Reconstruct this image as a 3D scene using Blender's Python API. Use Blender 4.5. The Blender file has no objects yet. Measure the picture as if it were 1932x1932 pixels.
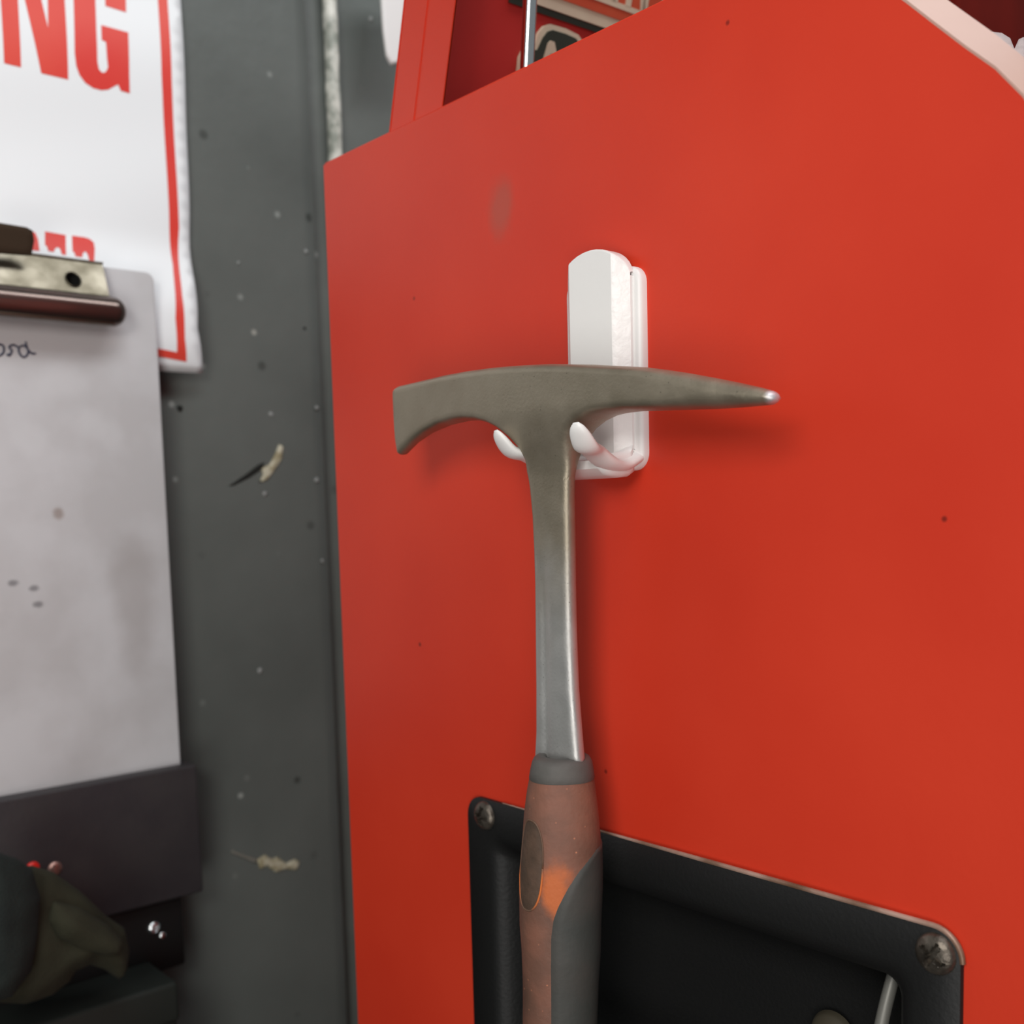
import bpy, bmesh, math, random
import numpy as np
from mathutils import Vector, Matrix, noise
from mathutils.geometry import delaunay_2d_cdt
random.seed(4)
S = bpy.context.scene
COL = S.collection

# ------------------------------------------------------------------ camera
CX, CY, F = 988.0, 1156.0, 2060.0            # principal point and focal length in pixels of the 1932 frame
_Y = np.array([-1828, 148, 2060.]); _Y /= np.linalg.norm(_Y)
_X = np.array([2342, 252, 2060.]); _X -= _Y * (_X @ _Y); _X /= np.linalg.norm(_X)
_Z = np.cross(_X, _Y)
if _Z[1] < 0: _Z = -_Z
M = np.array([_X, _Y, _Z])                   # world = M @ (right, up, forward)
CAM = np.array([-.285, -.27, 1.25])
cd = bpy.data.cameras.new('camera'); cam = bpy.data.objects.new('camera', cd); COL.objects.link(cam)
R3 = Matrix(((M[0][0], M[0][1], -M[0][2]), (M[1][0], M[1][1], -M[1][2]), (M[2][0], M[2][1], -M[2][2])))
cam.matrix_world = Matrix.Translation(Vector(CAM)) @ R3.to_4x4()
cd.sensor_width = 36; cd.lens = F / 1932 * 36
cd.shift_x = (966 - CX) / 1932; cd.shift_y = (CY - 966) / 1932
cd.clip_start = .01
cd.dof.use_dof = True; cd.dof.focus_distance = .36; cd.dof.aperture_fstop = 13
S.camera = cam

# ------------------------------------------------------------------ world, lights, exposure
w = bpy.data.worlds.new('world'); S.world = w; w.use_nodes = True
w.node_tree.nodes['Background'].inputs[0].default_value = (.80, .86, .88, 1)
w.node_tree.nodes['Background'].inputs[1].default_value = .22
def area(name, loc, target, size, sy, power, col):
    l = bpy.data.lights.new(name, 'AREA'); l.shape = 'RECTANGLE'; l.size = size; l.size_y = sy; l.energy = power; l.color = col
    o = bpy.data.objects.new(name, l); COL.objects.link(o); o.location = loc
    o.rotation_euler = (Vector(target) - Vector(loc)).to_track_quat('-Z', 'Y').to_euler()
    return o
area('key_light', (-.60, -.34, 1.50), (0, -.02, 1.22), .24, .24, 2.3, (1, .965, .92))
area('low_side_fill', (-.95, -.85, .85), (0, -.10, 1.05), .6, .6, 5.6, (1, .97, .93))  # added fill from an unseen source, brightens the lower right of the panel
area('ceiling_light', (.05, -.30, 2.15), (-.1, .42, 1.45), 1.1, .25, 7, (.95, .98, 1))
S.view_settings.view_transform = 'Standard'; S.view_settings.look = 'None'
S.view_settings.gamma = 1; S.view_settings.use_curve_mapping = False
S.view_settings.exposure = 0

# ------------------------------------------------------------------ helpers
def ray(px, py): return M @ np.array([(px - CX) / F, (CY - py) / F, 1.0])
def P(px, py, ax, val):
    d = ray(px, py); return CAM + d * (val - CAM[ax]) / d[ax]
def PN(px, py, pt, n):
    d = ray(px, py); n = np.array(n); return CAM + d * ((np.array(pt) - CAM) @ n) / (d @ n)
def srgb(r, g, b):
    f = lambda c: (c / 255 / 12.92) if c / 255 <= .04045 else ((c / 255 + .055) / 1.055) ** 2.4
    return (f(r), f(g), f(b), 1)
def parent(o, p):
    if p is not None:
        o.parent = p
        o.matrix_parent_inverse = Matrix.Translation(-Vector(p.location))
def mesh(name, verts, faces, mat, par=None, smooth=True, autos=None):
    me = bpy.data.meshes.new(name)
    me.from_pydata([tuple(map(float, v)) for v in verts], [], faces)
    bm = bmesh.new(); bm.from_mesh(me)
    bmesh.ops.recalc_face_normals(bm, faces=bm.faces); bm.to_mesh(me); bm.free()
    if smooth: me.polygons.foreach_set('use_smooth', [True] * len(me.polygons))
    if autos is not None and smooth: me.set_sharp_from_angle(angle=math.radians(autos))
    me.materials.append(mat)
    o = bpy.data.objects.new(name, me); COL.objects.link(o); parent(o, par); return o
def from_bm(name, bm, mat, par=None, smooth=True, autos=40):
    bmesh.ops.recalc_face_normals(bm, faces=bm.faces)
    me = bpy.data.meshes.new(name); bm.to_mesh(me); bm.free()
    if smooth:
        me.polygons.foreach_set('use_smooth', [True] * len(me.polygons)); me.set_sharp_from_angle(angle=math.radians(autos))
    me.materials.append(mat)
    o = bpy.data.objects.new(name, me); COL.objects.link(o); parent(o, par); return o
def tag(o, label=None, cat=None, group=None, kind=None):
    for k, v in (('label', label), ('category', cat), ('group', group), ('kind', kind)):
        if v: o[k] = v
    return o
def empty(name, loc, label, cat, group=None):
    o = bpy.data.objects.new(name, None); o.empty_display_size = .02; COL.objects.link(o); o.location = loc
    return tag(o, label, cat, group)
def box(name, lo, hi, mat, par=None, bev=.001, seg=2):
    bm = bmesh.new(); bmesh.ops.create_cube(bm, size=1)
    for v in bm.verts:
        v.co = Vector([lo[i] + (v.co[i] + .5) * (hi[i] - lo[i]) for i in range(3)])
    if bev: bmesh.ops.bevel(bm, geom=bm.edges[:], offset=bev, segments=seg, affect='EDGES', profile=.5)
    return from_bm(name, bm, mat, par)
def tube_data(path, rad, n=12, flat=None, updir=(0, 0, 1)):
    path = [Vector(p) for p in path]; V = []; Fc = []
    prev = None
    for i, p in enumerate(path):
        t = (path[min(i + 1, len(path) - 1)] - path[max(i - 1, 0)]).normalized()
        if prev is None:
            a = Vector(updir).cross(t)
            if a.length < 1e-4: a = Vector((1, 0, 0)).cross(t)
            a.normalize()
        else: a = (prev - t * prev.dot(t)).normalized()
        prev = a; b = t.cross(a)
        r = rad[i] if hasattr(rad, '__len__') else rad
        fl = flat if flat else 1
        for k in range(n):
            th = 2 * math.pi * k / n
            V.append(p + a * (r * math.cos(th)) + b * (r * fl * math.sin(th)))
    m = len(path)
    for i in range(m - 1):
        for k in range(n):
            Fc.append((i * n + k, i * n + (k + 1) % n, (i + 1) * n + (k + 1) % n, (i + 1) * n + k))
    Fc.append(tuple(range(n))); Fc.append(tuple(range((m - 1) * n, m * n)))
    return V, Fc
def tube(name, path, rad, mat, par=None, n=12, flat=None, autos=60):
    V, Fc = tube_data(path, rad, n, flat); return mesh(name, V, Fc, mat, par, autos=autos)
def bez(pts, n=8):
    """Catmull-Rom through pts"""
    pts = [np.array(p, float) for p in pts]; out = []
    for i in range(len(pts) - 1):
        p0 = pts[max(i - 1, 0)]; p1 = pts[i]; p2 = pts[i + 1]; p3 = pts[min(i + 2, len(pts) - 1)]
        for k in range(n):
            t = k / n
            out.append(.5 * ((2 * p1) + (-p0 + p2) * t + (2 * p0 - 5 * p1 + 4 * p2 - p3) * t * t + (-p0 + 3 * p1 - 3 * p2 + p3) * t ** 3))
    out.append(pts[-1]); return out
def resample(poly, step):
    """closed polygon, points every step along its sides"""
    out = []; n = len(poly)
    for i in range(n):
        a = np.array(poly[i], float); b = np.array(poly[(i + 1) % n], float)
        k = max(1, int(math.ceil(np.linalg.norm(b - a) / step)))
        for j in range(k): out.append(a + (b - a) * j / k)
    return np.array(out)
def inside(pts, poly):
    x, y = pts[:, 0], pts[:, 1]; r = np.zeros(len(pts), bool); n = len(poly); j = n - 1
    for i in range(n):
        xi, yi = poly[i]; xj, yj = poly[j]
        c = ((yi > y) != (yj > y)) & (x < (xj - xi) * (y - yi) / (yj - yi + 1e-15) + xi); r ^= c; j = i
    return r
def dist(pts, poly):
    d = np.full(len(pts), 1e9); n = len(poly)
    for i in range(n):
        a = poly[i]; b = poly[(i + 1) % n]; ab = b - a; L = ab @ ab + 1e-15
        t = np.clip(((pts - a) @ ab) / L, 0, 1); q = a + t[:, None] * ab
        d = np.minimum(d, np.hypot(*(pts - q).T))
    return d
def fill(poly, step, rings=()):
    """triangulate a closed 2D polygon with an interior grid and inset rings; returns pts, tris, dist, boundary count"""
    B = resample(poly, step); n = len(B)
    lo = B.min(0); hi = B.max(0)
    gx, gy = np.meshgrid(np.arange(lo[0], hi[0], step), np.arange(lo[1], hi[1], step * .87))
    gx = gx + (np.arange(gx.shape[0]) % 2)[:, None] * step * .5
    G = np.stack([gx.ravel(), gy.ravel()], 1); G = G[inside(G, B)]
    dm = dist(G, B); rmax = max(rings) if rings else 0
    G = G[dm > rmax + step * .45]
    allp = [B]
    for r in rings:
        t = np.roll(B, -1, 0) - np.roll(B, 1, 0); t /= (np.linalg.norm(t, axis=1)[:, None] + 1e-12)
        nrm = np.stack([-t[:, 1], t[:, 0]], 1)
        for sgn in (1, -1):
            q = B + nrm * r * sgn; ok = inside(q, B); q = q[ok]
            q = q[np.abs(dist(q, B) - r) < r * .12]
            allp.append(q)
    allp.append(G); A = np.concatenate(allp)
    vs, es, fs, *_ = delaunay_2d_cdt([Vector(p) for p in A], [(i, (i + 1) % n) for i in range(n)], [], 1, 1e-7)
    V = np.array([(v.x, v.y) for v in vs]); fs = [list(f) for f in fs if len(f) == 3]
    D = dist(V, B); return V, fs, D
def inflate(name, poly, step, rings, half, place, mat, par=None, autos=None, edge=None):
    """solid lens of a 2D outline: half(u,v,d) = half thickness; place(u,v,w) -> 3D"""
    V, fs, D = fill(poly, step, rings)
    onb = D < 1e-6
    A = []; ia = {}; ib = {}
    for i, (p, d) in enumerate(zip(V, D)):
        h = half(p[0], p[1], d)
        if onb[i] and edge is None:
            ia[i] = ib[i] = len(A); A.append(place(p[0], p[1], 0))
        else:
            if onb[i]: h = edge
            ia[i] = len(A); A.append(place(p[0], p[1], h)); ib[i] = len(A); A.append(place(p[0], p[1], -h))
    T = []
    cnt = {}
    for f in fs:
        T.append((ia[f[0]], ia[f[1]], ia[f[2]])); T.append((ib[f[2]], ib[f[1]], ib[f[0]]))
        for k in range(3):
            e = (f[k], f[(k + 1) % 3]); cnt[tuple(sorted(e))] = cnt.get(tuple(sorted(e)), 0) + 1
    if edge is not None:
        for (a, b), c in cnt.items():
            if c == 1: T.append((ia[a], ia[b], ib[b], ib[a]))
    return mesh(name, A, T, mat, par, autos=autos)
def sheet(name, poly, step, place, mat, par=None):
    V, fs, D = fill(poly, step)
    return mesh(name, [place(p[0], p[1]) for p in V], fs, mat, par)
def rrect(y0, y1, z0, z1, r, n=6):
    out = []
    for cy, cz, a0 in ((y1 - r, z1 - r, 0), (y0 + r, z1 - r, 90), (y0 + r, z0 + r, 180), (y1 - r, z0 + r, 270)):
        for k in range(n + 1):
            a = math.radians(a0 + 90 * k / n); out.append((cy + r * math.cos(a), cz + r * math.sin(a)))
    return out
def loops(name, rings, mat, par=None, cap0=False, cap1=True, autos=35):
    V = []; Fc = []; n = len(rings[0])
    for r in rings: V += list(r)
    for i in range(len(rings) - 1):
        for k in range(n): Fc.append((i * n + k, i * n + (k + 1) % n, (i + 1) * n + (k + 1) % n, (i + 1) * n + k))
    if cap0: Fc.append(tuple(range(n)))
    if cap1: Fc.append(tuple(range(len(V) - n, len(V))))
    return mesh(name, V, Fc, mat, par, autos=autos)

# ------------------------------------------------------------------ materials
def mat(name, col, rough=.5, metal=0, col2=None, nscale=60, nfac=1, bump=0, bscale=400, spec=.5, coat=0, contrast=None, rough2=None):
    m = bpy.data.materials.new(name); m.use_nodes = True; nt = m.node_tree; b = nt.nodes['Principled BSDF']
    b.inputs['Base Color'].default_value = col; b.inputs['Roughness'].default_value = rough; b.inputs['Metallic'].default_value = metal
    b.inputs['Specular IOR Level'].default_value = spec; b.inputs['Coat Weight'].default_value = coat
    tc = nt.nodes.new('ShaderNodeTexCoord')
    if col2:
        no = nt.nodes.new('ShaderNodeTexNoise'); no.inputs['Scale'].default_value = nscale; no.inputs['Detail'].default_value = 6
        nt.links.new(tc.outputs['Object'], no.inputs['Vector'])
        cr = nt.nodes.new('ShaderNodeValToRGB'); c = contrast or (.35, .68)
        cr.color_ramp.elements[0].position = c[0]; cr.color_ramp.elements[1].position = c[1]
        cr.color_ramp.elements[0].color = col; cr.color_ramp.elements[1].color = col2
        nt.links.new(no.outputs['Fac'], cr.inputs['Fac']); nt.links.new(cr.outputs['Color'], b.inputs['Base Color'])
        if rough2 is not None:
            mr = nt.nodes.new('ShaderNodeMapRange'); mr.inputs['From Min'].default_value = c[0]; mr.inputs['From Max'].default_value = c[1]
            mr.inputs['To Min'].default_value = rough; mr.inputs['To Max'].default_value = rough2
            nt.links.new(no.outputs['Fac'], mr.inputs['Value']); nt.links.new(mr.outputs[0], b.inputs['Roughness'])
    if bump:
        n2 = nt.nodes.new('ShaderNodeTexNoise'); n2.inputs['Scale'].default_value = bscale; n2.inputs['Detail'].default_value = 4
        bp = nt.nodes.new('ShaderNodeBump'); bp.inputs['Strength'].default_value = bump; bp.inputs['Distance'].default_value = .001
        nt.links.new(tc.outputs['Object'], n2.inputs['Vector']); nt.links.new(n2.outputs['Fac'], bp.inputs['Height']); nt.links.new(bp.outputs['Normal'], b.inputs['Normal'])
    return m
def spots(m, col, scale, size, amount=1.0, seed=0.0):
    """scatter small round specks of another colour over a material"""
    nt = m.node_tree; b = nt.nodes['Principled BSDF']; tc = nt.nodes.new('ShaderNodeTexCoord')
    mp = nt.nodes.new('ShaderNodeMapping'); mp.inputs['Location'].default_value = (seed, seed * .7, seed * 1.3)
    vo = nt.nodes.new('ShaderNodeTexVoronoi'); vo.inputs['Scale'].default_value = scale
    nt.links.new(tc.outputs['Object'], mp.inputs[0]); nt.links.new(mp.outputs[0], vo.inputs['Vector'])
    mr = nt.nodes.new('ShaderNodeMapRange'); mr.interpolation_type = 'SMOOTHSTEP'
    mr.inputs['From Min'].default_value = size * .35; mr.inputs['From Max'].default_value = size; mr.inputs['To Min'].default_value = amount; mr.inputs['To Max'].default_value = 0
    nt.links.new(vo.outputs['Distance'], mr.inputs['Value'])
    sep = nt.nodes.new('ShaderNodeSeparateColor'); nt.links.new(vo.outputs['Color'], sep.inputs[0])
    mul = nt.nodes.new('ShaderNodeMath'); mul.operation = 'MULTIPLY'; nt.links.new(mr.outputs[0], mul.inputs[0]); nt.links.new(sep.outputs[0], mul.inputs[1])
    mx = nt.nodes.new('ShaderNodeMix'); mx.data_type = 'RGBA'; mx.inputs[7].default_value = col
    src = b.inputs['Base Color']
    if src.is_linked: nt.links.new(src.links[0].from_socket, mx.inputs[6])
    else: mx.inputs[6].default_value = src.default_value
    nt.links.new(mul.outputs[0], mx.inputs[0]); nt.links.new(mx.outputs[2], b.inputs['Base Color'])
def patch(m, col, centre, radii, amount=.8, noisy=.5, nscale=120):
    """one worn or stained patch with its own place on the object (object space equals world space here)"""
    nt = m.node_tree; b = nt.nodes['Principled BSDF']; tc = nt.nodes.new('ShaderNodeTexCoord')
    mp = nt.nodes.new('ShaderNodeMapping'); mp.vector_type = 'POINT'
    mp.inputs['Scale'].default_value = [1 / r for r in radii]; mp.inputs['Location'].default_value = [-c / r for c, r in zip(centre, radii)]
    nt.links.new(tc.outputs['Object'], mp.inputs[0])
    ln = nt.nodes.new('ShaderNodeVectorMath'); ln.operation = 'LENGTH'; nt.links.new(mp.outputs[0], ln.inputs[0])
    no = nt.nodes.new('ShaderNodeTexNoise'); no.inputs['Scale'].default_value = nscale; no.inputs['Detail'].default_value = 5
    nt.links.new(tc.outputs['Object'], no.inputs['Vector'])
    ad = nt.nodes.new('ShaderNodeMath'); ad.operation = 'MULTIPLY_ADD'; nt.links.new(no.outputs['Fac'], ad.inputs[0]); ad.inputs[1].default_value = noisy * 2; nt.links.new(ln.outputs['Value'], ad.inputs[2])
    mr = nt.nodes.new('ShaderNodeMapRange'); mr.interpolation_type = 'SMOOTHSTEP'
    mr.inputs['From Min'].default_value = .3 + noisy; mr.inputs['From Max'].default_value = 1 + noisy; mr.inputs['To Min'].default_value = amount; mr.inputs['To Max'].default_value = 0
    nt.links.new(ad.outputs[0], mr.inputs['Value'])
    mx = nt.nodes.new('ShaderNodeMix'); mx.data_type = 'RGBA'; mx.inputs[7].default_value = col
    src = b.inputs['Base Color']
    if src.is_linked: nt.links.new(src.links[0].from_socket, mx.inputs[6])
    else: mx.inputs[6].default_value = src.default_value
    nt.links.new(mr.outputs[0], mx.inputs[0]); nt.links.new(mx.outputs[2], b.inputs['Base Color'])

RED = mat('red_paint', (.62, .034, .012, 1), .46, col2=(.68, .045, .017, 1), nscale=9, bump=.06, bscale=500, spec=.38)
patch(RED, srgb(150, 90, 75), P(945, 390, 0, 0), (.05, .010, .016), .45, .35, 90)
spots(RED, srgb(95, 15, 10), 38, .05, .8, 3)
REDIN = mat('red_paint_inside_shaded', (.38, .015, .011, 1), .5, spec=.4, bump=.05)  # the cabinet red again, darkened in colour for the shade inside
WALL = mat('grey_painted_steel', (.098, .110, .102, 1), .42, col2=(.150, .165, .154, 1), nscale=7, bump=.35, bscale=60, contrast=(.3, .75), spec=.45)
spots(WALL, srgb(190, 195, 190), 34, .10, .55, 1.1); spots(WALL, srgb(30, 32, 28), 28, .12, .8, 5.3); spots(WALL, srgb(200, 200, 190), 15, .045, .9, 9.1)
BEAD = mat('worn_bead', srgb(150, 155, 145), .28, col2=srgb(225, 225, 215), nscale=90, bump=.5, bscale=120, contrast=(.4, .6))
WHITEPL = mat('white_plastic', srgb(240, 238, 236), .38, bump=.05, bscale=300)
BUMPY = mat('white_plastic_textured', srgb(243, 241, 239), .35, bump=.35, bscale=260)
STEEL = mat('forged_steel', srgb(150, 140, 122), .40, .75, col2=srgb(167, 157, 140), nscale=75, bump=.10, bscale=900, contrast=(.3, .75), rough2=.58)
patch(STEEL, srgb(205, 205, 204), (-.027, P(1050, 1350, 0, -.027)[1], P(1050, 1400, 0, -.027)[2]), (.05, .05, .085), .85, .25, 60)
spots(STEEL, srgb(70, 60, 50), 420, .12, .6, 2)
patch(STEEL, srgb(132, 98, 76), (-.027, -.045, 1.297), (.03, .03, .006), .55, .5, 200)
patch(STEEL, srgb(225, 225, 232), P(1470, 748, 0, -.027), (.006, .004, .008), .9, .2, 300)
SHANK = mat('worn_steel', srgb(150, 148, 142), .36, .85, col2=srgb(190, 190, 188), nscale=60, bump=.15, bscale=1100, contrast=(.3, .75))
spots(SHANK, srgb(60, 55, 48), 480, .25, .9, 4)
GRIP = mat('dirty_orange_grip', srgb(112, 78, 64), .62, col2=srgb(140, 92, 74), nscale=70, bump=.2, bscale=500)
COLLAR = mat('grey_rubber', srgb(82, 80, 77), .6, col2=srgb(94, 91, 87), nscale=90, bump=.15)
INLAY = mat('dark_rubber', srgb(60, 62, 59), .55, col2=srgb(70, 67, 63), nscale=60, bump=.1)
BADGE = mat('badge_rubber', srgb(72, 56, 44), .7, col2=srgb(92, 70, 56), nscale=160, bump=.3)
BRIM = mat('badge_rim', srgb(104, 78, 62), .6)
patch(BRIM, srgb(225, 120, 55), P(1028, 1670, 0, -.037), (.02, .02, .009), .95, .3, 200)
BLACK = mat('black_plastic', (.0065, .0065, .0065, 1), .52, bump=.15, bscale=700, spec=.4)
SCREW = mat('dark_screw', srgb(120, 112, 102), .38, .8, col2=srgb(70, 64, 58), nscale=220, bump=.3, bscale=500)
EDGE = mat('worn_edge', srgb(200, 165, 150), .4, .3, col2=srgb(120, 90, 70), nscale=60)
CHROME = mat('chrome', (.88, .90, .92, 1), .14, 1)
NICKEL = mat('nickel_clip', srgb(122, 116, 103), .30, 1, col2=srgb(100, 94, 80), nscale=70, bump=.1, bscale=200, rough2=.42)
JAW = mat('polished_jaw', srgb(112, 98, 92), .22, .85)
LEVER = mat('dark_lever', srgb(78, 70, 56), .45, .6)
BOARD = mat('grey_clipboard', srgb(196, 195, 196), .42, col2=srgb(208, 208, 210), nscale=16, bump=.05, bscale=200, contrast=(.42, .6))
for a_, b_, r_, z_ in ((110, 720, .022, .014), (175, 800, .012, .012), (60, 830, .012, .014), (210, 820, .010, .013)):
    patch(BOARD, srgb(218, 219, 221), P(a_, b_, 1, .375), (r_, .05, z_), .35, .5, 40)
patch(BOARD, srgb(140, 120, 108), P(110, 968, 1, .375), (.0045, .05, .005), .6, .4, 200)
for a_, b_ in ((65, 1110), (72, 1140), (25, 1100)): patch(BOARD, srgb(80, 80, 85), P(a_, b_, 1, .375), (.004, .05, .0025), .6, .3, 300)
patch(BOARD, srgb(165, 160, 158), P(255, 1150, 1, .375), (.018, .05, .06), .5, .5, 30)
INK = mat('blue_ink', srgb(48, 52, 78), .5)
PAPER = mat('poster_white', srgb(245, 248, 250), .5, bump=.03, bscale=30)
PRED = mat('poster_red', srgb(226, 58, 48), .48, col2=srgb(232, 78, 62), nscale=14)
BOXM = mat('dark_plastic_box', srgb(52, 49, 52), .5, col2=srgb(60, 57, 58), nscale=30, bump=.2)
GLOVE = mat('olive_cloth', srgb(36, 36, 20), .9, col2=srgb(48, 48, 31), nscale=35, bump=.6, bscale=900)
GLOVE2 = mat('dark_green_cloth', srgb(17, 26, 24), .9, col2=srgb(30, 40, 36), nscale=35, bump=.6, bscale=900)
DGREEN = mat('dark_green_paint', srgb(26, 32, 28), .6, col2=srgb(32, 38, 34), nscale=20)
CREAM = mat('cream_paint', srgb(196, 182, 158), .5, col2=srgb(190, 172, 150), nscale=80)
ORNG = mat('orange_red_paint', srgb(180, 72, 40), .5, col2=srgb(176, 62, 34), nscale=60)
DARKP = mat('dark_green_enamel_and_shadow', srgb(44, 48, 38), .4)  # badge enamel, also used to paint the sign's shadow line
SHEENP = mat('painted_edge_sheen', srgb(196, 156, 142), .5, col2=srgb(204, 166, 152), nscale=20, spec=.3)  # bright reflection on the red edge, put into the colour
CHIP = mat('bare_filler', srgb(196, 190, 168), .8, col2=srgb(150, 140, 110), nscale=160, bump=.5, contrast=(.4, .6))
GASH = mat('dark_gash', srgb(22, 22, 18), .9)
FLOOR = mat('concrete_floor', srgb(96, 94, 90), .8, col2=srgb(120, 118, 112), nscale=4, bump=.2, bscale=80)
RAG = mat('white_rag', srgb(186, 170, 168), .9, bump=.5, bscale=400)
REDDOT = mat('red_plastic', srgb(230, 40, 30), .3)
OLIVE = mat('olive_blob', srgb(66, 60, 46), .7)

# ------------------------------------------------------------------ the setting
WY = .400                                     # face of the grey steel wall
floor = box('floor', (-2.2, -2.2, -.05), (2.2, .75, 0), FLOOR, bev=0); tag(floor, kind='structure')
xe = .1255                                    # where the near sheet of the wall ends in a rounded corner
prof = [(-1.6, WY), (xe - .012, WY), (xe - .004, WY + .0015), (xe, WY + .005), (xe + .0015, WY + .012), (xe + .004, WY + .016), (1.9, WY + .016), (1.9, WY + .06), (-1.6, WY + .06)]
V = [(x, y, 0) for x, y in prof] + [(x, y, 2.7) for x, y in prof]; n = len(prof)
wall = mesh('wall_back', V, [(i, (i + 1) % n, n + (i + 1) % n, n + i) for i in range(n)] + [tuple(range(n)), tuple(range(n, 2 * n))], WALL, autos=35)
tag(wall, kind='structure')
# the lumpy pale bead that runs up the corner
bx = P(628, 150, 1, WY + .010)[0]
pb = []; rb = []
z = 0.0
while z < 2.7:
    k = noise.noise(Vector((0, 0, z * 60))); pb.append((bx + .0006 * noise.noise(Vector((5, 0, z * 25))), WY + .0105 + .0003 * k, z)); rb.append(.0052 + .0008 * k); z += .006
tr = tube('trim_1', pb, rb, BEAD, n=14, autos=80); tag(tr, kind='structure')

# scars on the wall: small pieces with their own edges
def wp(px, py, off=0): p = P(px, py, 1, WY - off); return (p[0], p[2])
def wall_piece(name, pts, mt, th, step=.0012):
    poly = [wp(*p) for p in pts]
    return inflate(name, poly, step, (), lambda u, v, d: min(th, d * .8) + .0003 + .0004 * abs(noise.noise(Vector((u * 500, v * 500, 0)))), lambda u, v, h: (u, WY - h * .98, v), mt, wall)
wall_piece('torn_filler', [(526, 838), (536, 842), (532, 868), (516, 892), (505, 906), (488, 912), (496, 895), (492, 884), (508, 876), (518, 858)], CHIP, .0012)
wall_piece('torn_filler', [(484, 1622), (500, 1612), (512, 1620), (524, 1616), (540, 1628), (556, 1620), (566, 1626), (560, 1642), (540, 1640), (520, 1646), (504, 1634), (490, 1640)], CHIP, .0012)
wall_piece('scratch', [(432, 1608), (440, 1604), (486, 1620), (484, 1630)], mat('pale_scratch', srgb(120, 118, 110), .8), .0005)
wall_piece('gash', [(430, 918), (462, 896), (488, 876), (500, 872), (494, 886), (470, 902), (442, 916)], GASH, .0006)
wall_piece('nail_hole', [(333, 767), (340, 764), (346, 769), (343, 777), (336, 776)], GASH, .0004, .0008)
for px, py, r in ((512, 782, 6), (598, 770, 5), (500, 932, 6), (491, 1265, 7), (577, 474, 5), (450, 497, 4), (575, 620, 4), (608, 1058, 5), (598, 905, 6), (700, 36, 6)):
    yy = .016 if px > 660 else 0
    c = P(px, py, 1, WY + yy)
    pts = [(c[0] + r * .00034 * math.cos(a) * random.uniform(.7, 1.2), c[2] + r * .00034 * math.sin(a) * random.uniform(.7, 1.2)) for a in [k * math.pi / 4 for k in range(8)]]
    inflate('paint_fleck', pts, .0012, (), lambda u, v, d: .0003 + d * .3, lambda u, v, h, yy=yy: (u, WY + yy - h, v), mat('fleck', srgb(150, 152, 150), .7) if not bpy.data.materials.get('fleck') else bpy.data.materials['fleck'], wall)

# ------------------------------------------------------------------ red tool cabinet
BK = .188; TOP = 1.414; XW = .62
cab = empty('tool_cabinet', (XW / 2, 0, 0), 'tall red steel tool cabinet with its lid raised, right of the grey wall', 'cabinet')
sl = [P(a, b, 0, 0) for a, b in ((1568, -120), (1640, -52), (1716, 4), (1760, 38), (1819, 83), (1880, 126), (1932, 178))]
side2 = [(BK, .02), (BK, TOP)] + [(-.078, TOP)] + [(p[1], p[2]) for p in sl[1:]] + [(-.160, 1.318), (-.168, 1.29), (-.170, 1.25), (-.170, .02)]
side2 = [(float(a), float(b)) for a, b in side2]
HY0, HY1, HZ0, HZ1 = -.129, .0908, 1.000, 1.1297
hole = rrect(HY0 + .012, HY1 - .012, HZ0 + .012, HZ1 - .012, .008)
def plate_with_hole(name, outer, holep, x0, x1, mt, par):
    bm = bmesh.new()
    vo = [bm.verts.new((x0, a, b)) for a, b in outer]; vh = [bm.verts.new((x0, a, b)) for a, b in holep]
    es = [bm.edges.new((vo[i], vo[(i + 1) % len(vo)])) for i in range(len(vo))] + [bm.edges.new((vh[i], vh[(i + 1) % len(vh)])) for i in range(len(vh))]
    bmesh.ops.triangle_fill(bm, edges=es, use_beauty=True)
    r = bmesh.ops.extrude_face_region(bm, geom=bm.faces[:])
    for v in [g for g in r['geom'] if isinstance(g, bmesh.types.BMVert)]: v.co.x = x1
    return from_bm(name, bm, mt, par, autos=30)
sp = plate_with_hole('side_panel', side2, hole, 0, .0012, RED, cab)
# folded top edge of the side panel
tube('folded_edge', [(.0016, BK - .001, TOP), (.0016, -.078, TOP)], .0014, RED, cab, n=10)
sp2 = mesh('side_panel', [(XW - .0012, a, b) for a, b in side2] + [(XW, a, b) for a, b in side2],
     [tuple(range(len(side2))), tuple(range(len(side2), 2 * len(side2)))] + [(i, (i + 1) % len(side2), len(side2) + (i + 1) % len(side2), len(side2) + i) for i in range(len(side2))], RED, cab, smooth=False)
box('back_panel', (.0012, BK - .0015, .02), (XW - .0012, BK, TOP - .002), RED, cab, bev=.0003, seg=1)
box('front_panel', (.0012, -.170, .02), (XW - .0012, -.1685, 1.24), RED, cab, bev=.0003, seg=1)
box('bottom_panel', (.0012, -.168, .0), (XW - .0012, BK - .002, .022), RED, cab, bev=.0003, seg=1)
box('tray_floor', (.045, -.1, 1.360), (XW - .0014, BK - .002, 1.362), REDIN, cab, bev=.0003, seg=1)
# strip along the sloping front edge; its grazing reflection is painted pale pink
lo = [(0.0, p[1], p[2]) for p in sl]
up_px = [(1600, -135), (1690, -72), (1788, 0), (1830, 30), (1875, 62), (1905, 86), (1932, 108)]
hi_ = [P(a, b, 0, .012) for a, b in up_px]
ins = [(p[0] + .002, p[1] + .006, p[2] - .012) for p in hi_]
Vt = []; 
for a, b, c in zip(lo, hi_, ins): Vt += [(a[0] - .0002, a[1], a[2]), tuple(b), tuple(c), (.002, a[1] + .004, a[2] - .006)]
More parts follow.
